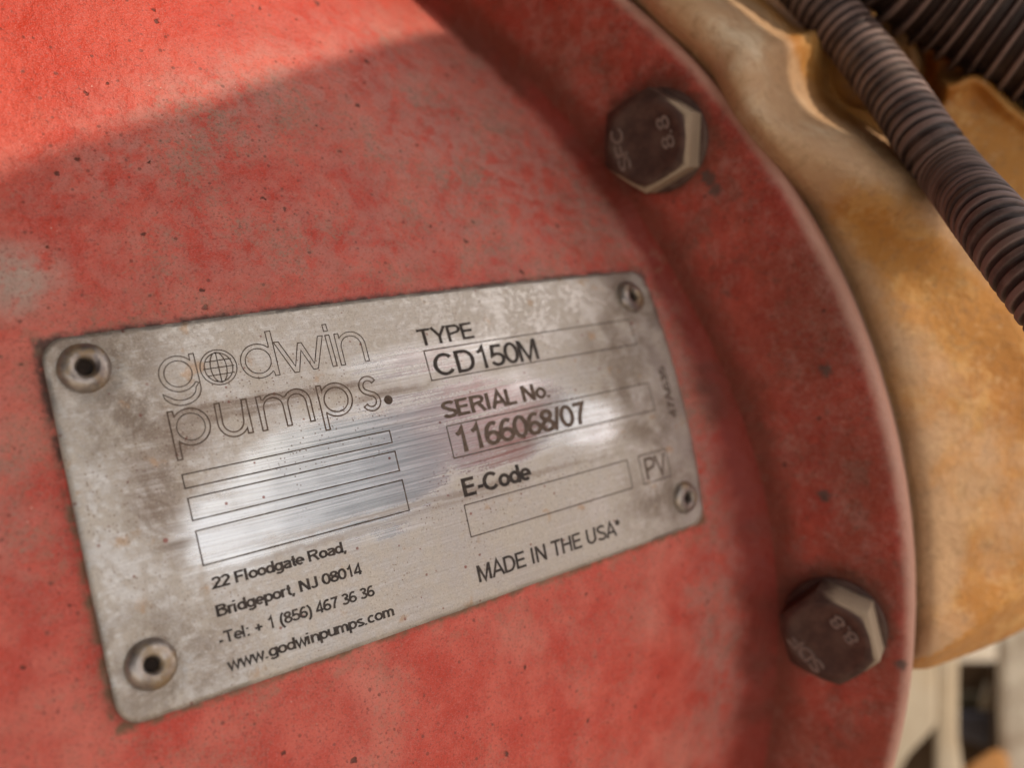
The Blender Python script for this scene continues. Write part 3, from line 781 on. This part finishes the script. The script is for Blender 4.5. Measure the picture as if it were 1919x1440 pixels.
def poly_dist(P_, pts):
    """distance of 2-D points to an open polyline, and which side"""
    best = np.full(len(P_), 1e9); side = np.zeros(len(P_)); tpar = np.zeros(len(P_))
    for k in range(len(pts)-1):
        a = pts[k]; b = pts[k+1]; ab = b-a; t_ = np.clip(((P_-a)@ab)/(ab@ab), 0, 1)
        d = P_-(a+ab*t_[:, None]); l = np.hypot(d[:, 0], d[:, 1]); m = l < best
        best[m] = l[m]; side[m] = (ab[0]*d[:, 1]-ab[1]*d[:, 0])[m]; tpar[m] = k+t_[m]
    return best, np.sign(side), tpar
def smooth(pts, n=8):
    out = []
    P_ = [np.array(p, float) for p in pts]; P_ = [2*P_[0]-P_[1]]+P_+[2*P_[-1]-P_[-2]]
    for i in range(1, len(P_)-2):
        for k in range(n):
            t_ = k/n; a, b, c_, d = P_[i-1:i+3]
            out.append(.5*((2*b)+(-a+c_)*t_+(2*a-5*b+4*c_-d)*t_**2+(-a+3*b-3*c_+d)*t_**3))
    out.append(P_[-2]); return out
OFF = .013
SLOPE = .85
def pl2(px, py):
    """where a sight line meets the housing's cone, in the flange's plane coordinates"""
    o_ = c2p((0, 0, 0)); d_ = dc2p(ray(px, py)); lo, hi = .12, .9
    for _ in range(44):
        m = (lo+hi)/2; q = o_+d_*m-(FC-AX*OFF); r_ = math.hypot(q@E1, q@E2)
        if q@AX > -SLOPE*max(0., r_-FR): lo = m
        else: hi = m
    return np.array([q@E1, q@E2])
c1 = [pl2(*p) for p in ((1150, -180), (2200, -180), (2200, 1500), (1600, 1500))]
gx0, gx1 = min(p[0] for p in c1)-.02, max(p[0] for p in c1)+.02; gy0, gy1 = min(p[1] for p in c1)-.02, max(p[1] for p in c1)+.02
NX, NY = 400, 500
GX, GY = np.meshgrid(np.linspace(gx0, gx1, NX), np.linspace(gy0, gy1, NY)); GP = np.c_[GX.ravel(), GY.ravel()]
rad = np.hypot(GP[:, 0], GP[:, 1])
def line(pts, n=8): return np.array([pl2(*p) for p in smooth(pts, n)])
ridge = line([(1220, -140), (1300, -10), (1378, 58), (1424, 105), (1434, 150), (1452, 205), (1500, 252), (1576, 285), (1640, 318), (1722, 364), (1800, 440), (1900, 560), (2050, 720)])
web = line([(1424, 105), (1475, 95), (1520, 55), (1570, -20), (1640, -120)])
lip = line([(1680, 20), (1732, 92), (1746, 138), (1780, 162), (1822, 146), (1850, 160), (1890, 200), (1940, 235), (2040, 300)])
low = line([(1560, 1300), (1712, 1238), (1790, 1192), (1850, 1150), (1930, 1085), (2060, 960), (2250, 800)])
bot = line([(1560, 1290), (1712, 1278), (1780, 1270), (1850, 1255), (1930, 1222), (2060, 1150), (2250, 1050)])
dr, sr, tr = poly_dist(GP, ridge); dw, sw, _ = poly_dist(GP, web); dl, sl_, _ = poly_dist(GP, lip)
dlo, slo, _ = poly_dist(GP, low); dbo, sbo, _ = poly_dist(GP, bot)
def sgn_of(line_, px, py):
    _, s_, _ = poly_dist(np.array([pl2(px, py)]), line_); return s_[0]
inside = sr == sgn_of(ridge, 1560, 200)            # pocket side of the ridge
sst = lambda x, a, b: (lambda t_: t_*t_*(3-2*t_))(np.clip((x-a)/(b-a), 0, 1))
Hf = -SLOPE*np.clip(rad-FR, 0, 1)
Hf += -.004*sst(rad, FR+.004, FR-.002)
flank = np.where(~inside, 1., 0.)
fade = 1-.85*sst(tr/8., 8.5, 11.)
# flank rises to the ridge, pocket falls away behind it
Hf += np.where(inside, 0, .020*np.exp(-(dr/.012)**2))*fade
pk = sst(dr, .0, .016)*np.where(inside, 1, 0)
webm = np.exp(-(dw/.006)**2)
plateau = (sl_ == sgn_of(lip, 1760, 300))
Hf += np.where(inside, .020*(1-pk)*fade-.046*pk*(1-.8*webm)*fade, 0)
bc = pl2(1592, 112); db = np.hypot(GP[:, 0]-bc[0], GP[:, 1]-bc[1])
# broad boss plateau right of the pocket (the orange wall below the lip)
pc = line([(1640, 330), (1640, 250), (1690, 150), (1720, 60), (1700, -40), (1720, -150)])
dp, sp_, _ = poly_dist(GP, pc); right = (sp_ == sgn_of(pc, 1850, 330))
Hf += np.where(inside & right, .040*sst(dp, 0, .012)*pk, 0)*fade
lipm = np.exp(-(dl/.0022)**2)
Hf += .008*lipm-np.where(~plateau & inside & right, .016*sst(dl, 0, .006), 0)
# lower edge: rolls under
sL = sgn_of(low, 1800, 1260); sB = sgn_of(bot, 1800, 1340)
Hf -= np.where(slo == sL, .9*dlo+.0, 0)
Hf += .004*np.exp(-(dlo/.006)**2)
Hf -= np.where(sbo == sB, 3.2*dbo, 0)
Hg = Hf.reshape(NY, NX)
for _ in range(6):
    Hp = np.pad(Hg, 1, mode='edge'); Hg = (Hp[:-2, 1:-1]+Hp[2:, 1:-1]+Hp[1:-1, :-2]+Hp[1:-1, 2:]+4*Hg)/8
Hf = Hg.ravel()
hv = np.array([Hf[i]+.0009*noise.noise(Vector((GP[i, 0]*90, GP[i, 1]*90, 0))) for i in range(len(GP))])
hv = np.maximum(hv, -.40)
dust_light = np.clip(.36-1.1*pk+.30*np.where(~inside, 1, 0)*np.exp(-dr/.02)+.4*np.exp(-(np.clip(rad-FR, 0, 1)/.012)**2)-.55*(slo == sL)+1.15*np.exp(-(dr/.010)**2)+.7*lipm, 0, 1)  # ridge and lip highlights painted in along with the dusty tone
# an orange stripe down the flank, a shadow band painted into the colour
st_ = line([(1640, 400), (1760, 520), (1900, 640), (2050, 760)]); dst, _, _ = poly_dist(GP, st_)
dust_light = np.clip(dust_light-.75*np.exp(-(dst/.011)**2), 0, 1)
Vh = [FC-AX*OFF+GP[i, 0]*E1+GP[i, 1]*E2+AX*hv[i] for i in range(len(GP))]
keep = rad > FR-.006
Fh = [f for f in grid_faces(NY, NX) if all(keep[list(f)]) and min(hv[list(f)]) > -.398]
hm = mesh('casting', Vh, Fh)
bmm = bmesh.new(); bmm.from_mesh(hm)
lay = bmm.verts.layers.float.new('dust_light')
for v_ in bmm.verts: v_[lay] = float(dust_light[v_.index])
bmesh.ops.delete(bmm, geom=[v_ for v_ in bmm.verts if not v_.link_faces], context='VERTS'); bmm.to_mesh(hm); bmm.free()
link('casting', hm, M_YEL, house)
M_YEL2 = mat_simple('yellow_brown_paint', (.34, .155, .035), (.25, .11, .03), 60, .5, 0, .0003, None, (.22, .14, .08), .5)
# round boss sitting in the pocket
def lathe(center, prof, n=64, frame=None):
    ex, ey, ez = frame or (E1, E2, AX); V = []
    for r, h in prof:
        for i in range(n):
            a = 2*math.pi*i/n; V.append(center+r*math.cos(a)*ex+r*math.sin(a)*ey+h*ez)
    F = [(a*n+i, a*n+(i+1) % n, (a+1)*n+(i+1) % n, (a+1)*n+i) for a in range(len(prof)-1) for i in range(n)]
    F.append(tuple((len(prof)-1)*n+i for i in range(n))); return V, F
bcen = FC-AX*(OFF+.030+SLOPE*(math.hypot(*bc)-FR))+bc[0]*E1+bc[1]*E2
V, F = lathe(bcen, [(.0150, -.01), (.0150, .002), (.0140, .004), (.0125, .0045), (.0118, .003), (.0112, .003), (.0108, .009), (.0098, .0112), (.006, .0122), (.002, .0124)])
link('boss', mesh('boss', V, F), M_YEL2, house)

# ------------------------------------------------------------------ corrugated hoses
def mat_hose():
    t = NT('dusty_corrugated_plastic')
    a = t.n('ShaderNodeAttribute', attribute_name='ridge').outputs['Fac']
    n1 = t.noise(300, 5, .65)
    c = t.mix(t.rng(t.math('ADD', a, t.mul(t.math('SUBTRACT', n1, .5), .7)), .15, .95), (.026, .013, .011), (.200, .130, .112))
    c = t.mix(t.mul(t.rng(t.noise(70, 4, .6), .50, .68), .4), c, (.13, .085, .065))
    return t.out(c, .58, 0., t.bump(t.noise(1200, 3), .3, .0001), **{'Specular IOR Level': .4})
M_HOSE = mat_hose()
def hose(name, pts, r, pitch, amp, label, seg=72, per=16, cut=.10):
    pts = [np.array(p) for p in pts]
    C_ = smooth(pts, 60); C_ = np.array(C_); L = np.r_[0, np.cumsum(np.linalg.norm(np.diff(C_, axis=0), axis=1))]
    n = int(L[-1]/pitch*per); V, A = [], []
    s = np.linspace(0, L[-1], n); X = np.array([np.interp(s, L, C_[:, i]) for i in range(3)]).T
    up = np.array([0, 0, 1.])
    for i in range(n):
        t_ = nrm(X[min(n-1, i+1)]-X[max(0, i-1)]); a = nrm(np.cross(t_, up)); b = np.cross(t_, a)
        ph = s[i]/pitch
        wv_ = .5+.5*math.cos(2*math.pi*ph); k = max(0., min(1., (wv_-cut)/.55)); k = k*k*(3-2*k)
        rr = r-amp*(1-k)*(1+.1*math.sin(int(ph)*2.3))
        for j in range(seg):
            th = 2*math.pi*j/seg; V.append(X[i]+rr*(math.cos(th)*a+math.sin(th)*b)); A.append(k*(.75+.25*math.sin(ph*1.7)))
    F = [(i*seg+j, i*seg+(j+1) % seg, (i+1)*seg+(j+1) % seg, (i+1)*seg+j) for i in range(n-1) for j in range(seg)]
    V = [v-X[0] for v in V]
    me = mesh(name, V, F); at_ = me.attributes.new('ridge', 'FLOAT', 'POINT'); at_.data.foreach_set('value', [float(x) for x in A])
    o = link(name, me, M_HOSE); o.location = X[0]; return o
h1 = hose('corrugated_hose', [at(1320, -160, .275), at(1440, -88, .265), at(1535, 2, .256), at(1602, 78, .250), at(1670, 166, .240), at(1736, 263, .228), at(1791, 335, .220), at(1857, 416, .196), at(1932, 512, .184), at(2070, 690, .172)],
          .0075, .0031, .00085, '')
tag(h1, label='thin dark corrugated hose slanting across the upper right corner in front of the yellow housing', cat='hose')
h2 = hose('corrugated_hose', [at(1560, -700, .225), at(1590, -330, .243), at(1690, -112, .250), at(1835, -5, .250), at(2040, 105, .243), at(2300, 230, .236)], .0190, .0046, .0022, '', seg=96, cut=.42)
tag(h2, label='thick dark corrugated hose in the top right corner, behind the thin one', cat='hose')

# ------------------------------------------------------------------ what shows beyond, lower right: trailer frame and ground
M_PALE = mat_simple('pale_dusty_paint', (.38, .31, .22), (.46, .385, .28), 12, .7, 0, .0004, None, (.36, .27, .17), .4, 20)
M_ROUGH = mat_simple('pale_rough_concrete', (.50, .44, .35), (.36, .30, .23), 60, .95, 0, .003, 180, (.26, .20, .14), .5, 40)
M_DARK = mat_simple('dark_brown_steel', (.10, .06, .032), (.14, .088, .05), 20, .7)
M_OLIVE = mat_simple('olive_brown_steel', (.10, .085, .055), (.14, .12, .08), 20, .7)
M_BLUE = mat_simple('grey_blue_steel', (.12, .12, .155), (.16, .16, .20), 20, .6)
M_ORN = mat_simple('orange_paint', (.26, .115, .03), (.34, .16, .05), 20, .7)
def prism(name, px, depth, thick, mat, parent=None, bev=.004):
    """an upright piece: outline in the photo at a distance, with real thickness going back"""
    n = len(px); bm_ = bmesh.new()
    f = [bm_.verts.new(at(x, y, depth)) for x, y in px]; back = d2w(ray(px[0][0], px[0][1])*thick)
    fc = bm_.faces.new(f); r_ = bmesh.ops.extrude_face_region(bm_, geom=[fc])
    for x in r_['geom']:
        if isinstance(x, bmesh.types.BMVert): x.co += Vector(back)
    bmesh.ops.recalc_face_normals(bm_, faces=bm_.faces[:])
    bmesh.ops.bevel(bm_, geom=bm_.edges[:], offset=bev, segments=3, affect='EDGES', profile=.5)
    me = bpy.data.meshes.new(name); bm_.to_mesh(me); bm_.free()
    for p in me.polygons: p.use_smooth = True
    return link(name, me, mat, parent)
fr = empty('trailer_frame', Matrix.Translation(Vector(at(1760, 1500, .60))), label='pale dusty steel frame uprights below the yellow housing, lower right', cat='trailer frame')
fri = fr.matrix_world.inverted()
for nm, px, dp_, th_, m in (('upright', [(1600, 1180), (1757, 1180), (1756, 1362), (1700, 1420), (1660, 1500), (1600, 1640)], .56, .03, M_PALE),
                            ('upright', [(1753, 1180), (1797, 1180), (1795, 1380), (1812, 1500), (1812, 1640), (1750, 1640)], .60, .03, M_PALE),
                            ('dark_backing', [(1600, 1240), (1900, 1240), (1900, 1700), (1600, 1700)], .76, .04, M_DARK),  # plain dark sheet behind the gaps between the uprights
                            ('web_plate', [(1780, 1298), (1842, 1298), (1842, 1332), (1780, 1332)], .73, .02, M_OLIVE),
                            ('cover_plate', [(1780, 1336), (1859, 1336), (1859, 1404), (1846, 1400), (1780, 1380)], .72, .02, M_BLUE),
                            ('strut', [(1834, 1332), (1850, 1272), (1858, 1300), (1858, 1330)], .70, .02, M_PALE),
                            ('side_bracket', [(1859, 1240), (1872, 1240), (1876, 1440), (1861, 1430)], .66, .02, M_DARK)):
    o = prism(nm, px, dp_, th_, m); o.parent = fr; o.matrix_parent_inverse = fri
o = prism('concrete_block', [(1868, 1190), (2080, 1120), (2300, 1120), (2300, 1700), (1905, 1700), (1872, 1420)], .62, .25, M_ROUGH, bev=.008)
tag(o, label='pale rough concrete block at the right edge under the yellow housing', cat='block')
o = prism('cast_lug', [(1800, 1446), (1832, 1424), (1866, 1402), (1890, 1412), (1905, 1600), (1800, 1600)], .60, .03, M_ORN, bev=.005)
tag(o, label='small orange painted lug at the bottom edge beside the concrete block', cat='lug')
# ground
gt = NT('dry_sandy_ground')
gc = gt.mix(gt.rng(gt.noise(3, 6, .7), .35, .65), (.36, .29, .21), (.46, .39, .30)); gc = gt.mix(gt.mul(gt.rng(gt.noise(60, 4, .7), .5, .65), .5), gc, (.24, .19, .14))
gt.out(gc, .95, 0., gt.bump(gt.noise(40, 6, .7), .8, .02))
g = link('ground', mesh('ground', [(-1500, -1500, 0), (1500, -1500, 0), (1500, 1500, 0), (-1500, 1500, 0)], [(0, 1, 2, 3)], False), gt.m); tag(g, kind='structure')

# ------------------------------------------------------------------ an unseen sheet added to shade the casing (above and to the right, out of frame)
def hitbody(px, py):
    """casing surface point under a photo point, world"""
    o_ = c2p((0, 0, 0)); d_ = dc2p(ray(px, py)); u, v = 0., 0.; t_ = .2
    lo, hi = .10, .60
    for _ in range(40):
        m = (lo+hi)/2; q = o_+d_*m
        k = kcurv(q[0], 4.6, .5); v_ = math.asin(max(-1, min(1, -q[1]*k)))/k
        if q[2] > PS(q[0], v_, body=True)[2]: lo = m
        else: hi = m
    return np.array(PM@Vector(o_+d_*m))
DIST = .55
lit = [hitbody(*p) for p in ((-200, 352), (0, 292), (160, 254), (400, 182), (620, 108), (800, 50), (850, 28))]
sh = lit+[hitbody(*p) for p in ((1150, 400), (900, 700), (600, 1480), (-100, 1480), (-150, 900), (1250, 1480))]+[np.array(PM@Vector(onplane(*p, .004))) for p in ((960, 20), (1120, 180), (1290, 380), (1390, 600), (1470, 850), (1500, 1100), (1480, 1440), (1440, 1600))]
sx = nrm(np.cross(SUNW, [0, 0, 1.])); sy = np.cross(SUNW, sx); pc0 = sum(sh)/len(sh)+SUNW*DIST
uvs = [(float((p-pc0)@sx), float((p-pc0)@sy)) for p in sh]
def hull(pts):
    pts = sorted(set(pts)); h_ = []
    for seq in (pts, pts[::-1]):
        st = []
        for p in seq:
            while len(st) > 1 and (st[-1][0]-st[-2][0])*(p[1]-st[-2][1])-(st[-1][1]-st[-2][1])*(p[0]-st[-2][0]) <= 0: st.pop()
            st.append(p)
        h_ += st[:-1]
    return h_
hp = hull(uvs); l0, l1 = np.array(uvs[1]), np.array(uvs[5]); ln = l1-l0; nn = np.array([-ln[1], ln[0]]); 
if nn@(np.array(uvs[8])-l0) < 0: nn = -nn
cl = []                                                 # trim the sheet along its straight free edge
for i in range(len(hp)):
    p, q_ = np.array(hp[i]), np.array(hp[(i+1) % len(hp)]); a_, b_ = nn@(p-l0), nn@(q_-l0)
    if a_ >= 0: cl.append(p)
    if a_*b_ < 0: cl.append(p+(q_-p)*a_/(a_-b_))
for i in range(len(cl)):                                # the free edge is shaped to draw the wanted shadow line
    p, q_ = cl[i], cl[(i+1) % len(cl)]
    if abs(nn@(p-l0)) < 1e-9 and abs(nn@(q_-l0)) < 1e-9:
        mid_ = [np.array(u_) for u_ in uvs[2:5]]; mid_.sort(key=lambda m_: np.linalg.norm(m_-p)); ends = [np.array(uvs[1]), np.array(uvs[5])]
        ends.sort(key=lambda m_: np.linalg.norm(m_-p)); cl[i+1:i+1] = [m_ for m_ in mid_]
        break
pp = [pc0+c_[0]*sx+c_[1]*sy for c_ in cl]
bm_ = bmesh.new(); f_ = bm_.faces.new([bm_.verts.new(p-pc0) for p in pp]); r_ = bmesh.ops.extrude_face_region(bm_, geom=[f_])
for x in r_['geom']:
    if isinstance(x, bmesh.types.BMVert): x.co += Vector(SUNW*.003)
bmesh.ops.recalc_face_normals(bm_, faces=bm_.faces[:])
me = bpy.data.meshes.new('shade_panel'); bm_.to_mesh(me); bm_.free()
o = link('shade_panel', me, M_PALE); o.location = pc0
tag(o, label='pale unseen panel added above the pump to shade the red casing', cat='shade_caster')
# dark slab added left of the camera to block side light (out of frame)
M_BLOCKER = mat_simple('dark_blocker_paint', (.045, .04, .036), (.06, .052, .045), 10, .7, 0, .0004)
dm_ = bmesh.new(); bmesh.ops.create_cube(dm_, size=1)
for v_ in dm_.verts: v_.co = Vector((v_.co.x*.03, v_.co.y*1.5, v_.co.z*1.5))
bmesh.ops.bevel(dm_, geom=dm_.edges[:], offset=.008, segments=2, affect='EDGES')
me = bpy.data.meshes.new('side_shade'); dm_.to_mesh(me); dm_.free()
o = link('side_shade', me, M_BLOCKER); o.location = Vector(c2w((-.55, 0, -.05))); o.rotation_euler = (0, 0, math.radians(-12))
tag(o, label='dark unseen slab added left of the pump to block side light', cat='side_blocker')
# slab added over the pump to block sky light (out of frame), open to the right where the sun comes in
def slab(name, size, loc, mat):
    b_ = bmesh.new(); bmesh.ops.create_cube(b_, size=1)
    for v_ in b_.verts: v_.co = Vector((v_.co.x*size[0], v_.co.y*size[1], v_.co.z*size[2]))
    bmesh.ops.bevel(b_, geom=b_.edges[:], offset=min(size)*.25, segments=2, affect='EDGES')
    m_ = bpy.data.meshes.new(name); b_.to_mesh(m_); b_.free(); q_ = link(name, m_, mat); q_.location = loc; return q_
o = slab('top_shade', (1.6, 2.2, .03), Vector((-.62, .1, CAMPOS[2]+.48)), M_BLOCKER)
tag(o, label='dark unseen slab added above the pump to block sky light, open on the sunny right side', cat='top_blocker')
# tall unseen cylinders added off to the right for the polished part of the plate to mirror
def reflection_prop(u, v, dist, r, h, mat, label):
    p = np.array(PM@Vector(PS(u, v))); n_ = np.array(PM.to_3x3()@Vector((math.sin(0), math.sin(kcurv(u)*v)*-1, 1))); n_ = nrm(n_)
    d = nrm(p-CAMPOS); rr_ = d-2*(d@n_)*n_; q = p+rr_*dist/math.hypot(rr_[0], rr_[1])
    prof = [(r*.96, 0), (r, .02), (r, h-.25), (r*.96, h-.12), (r*.8, h-.03), (r*.3, h), (.001, h)]
    V_, F_ = lathe(np.array([0, 0, 0.]), prof, 48, (np.array([1., 0, 0]), np.array([0, 1., 0]), np.array([0, 0, 1.])))
    o_ = link('reflection_cylinder', mesh('reflection_cylinder', V_, F_), mat); o_.location = (q[0], q[1], .0); tag(o_, label=label, cat='reflection_prop')
reflection_prop(-.027, .0, 3.2, .48, 4.6, mat_simple('grey_blue_prop_paint', (.36, .43, .54), (.42, .50, .60), 3, .5), 'tall unseen grey blue cylinder added right of the pump for the plate to mirror')
reflection_prop(.024, .004, 3.6, .42, 4.2, mat_simple('red_prop_paint', (.50, .10, .07), (.58, .14, .10), 3, .5), 'tall unseen red cylinder added farther right of the pump for the plate to mirror')
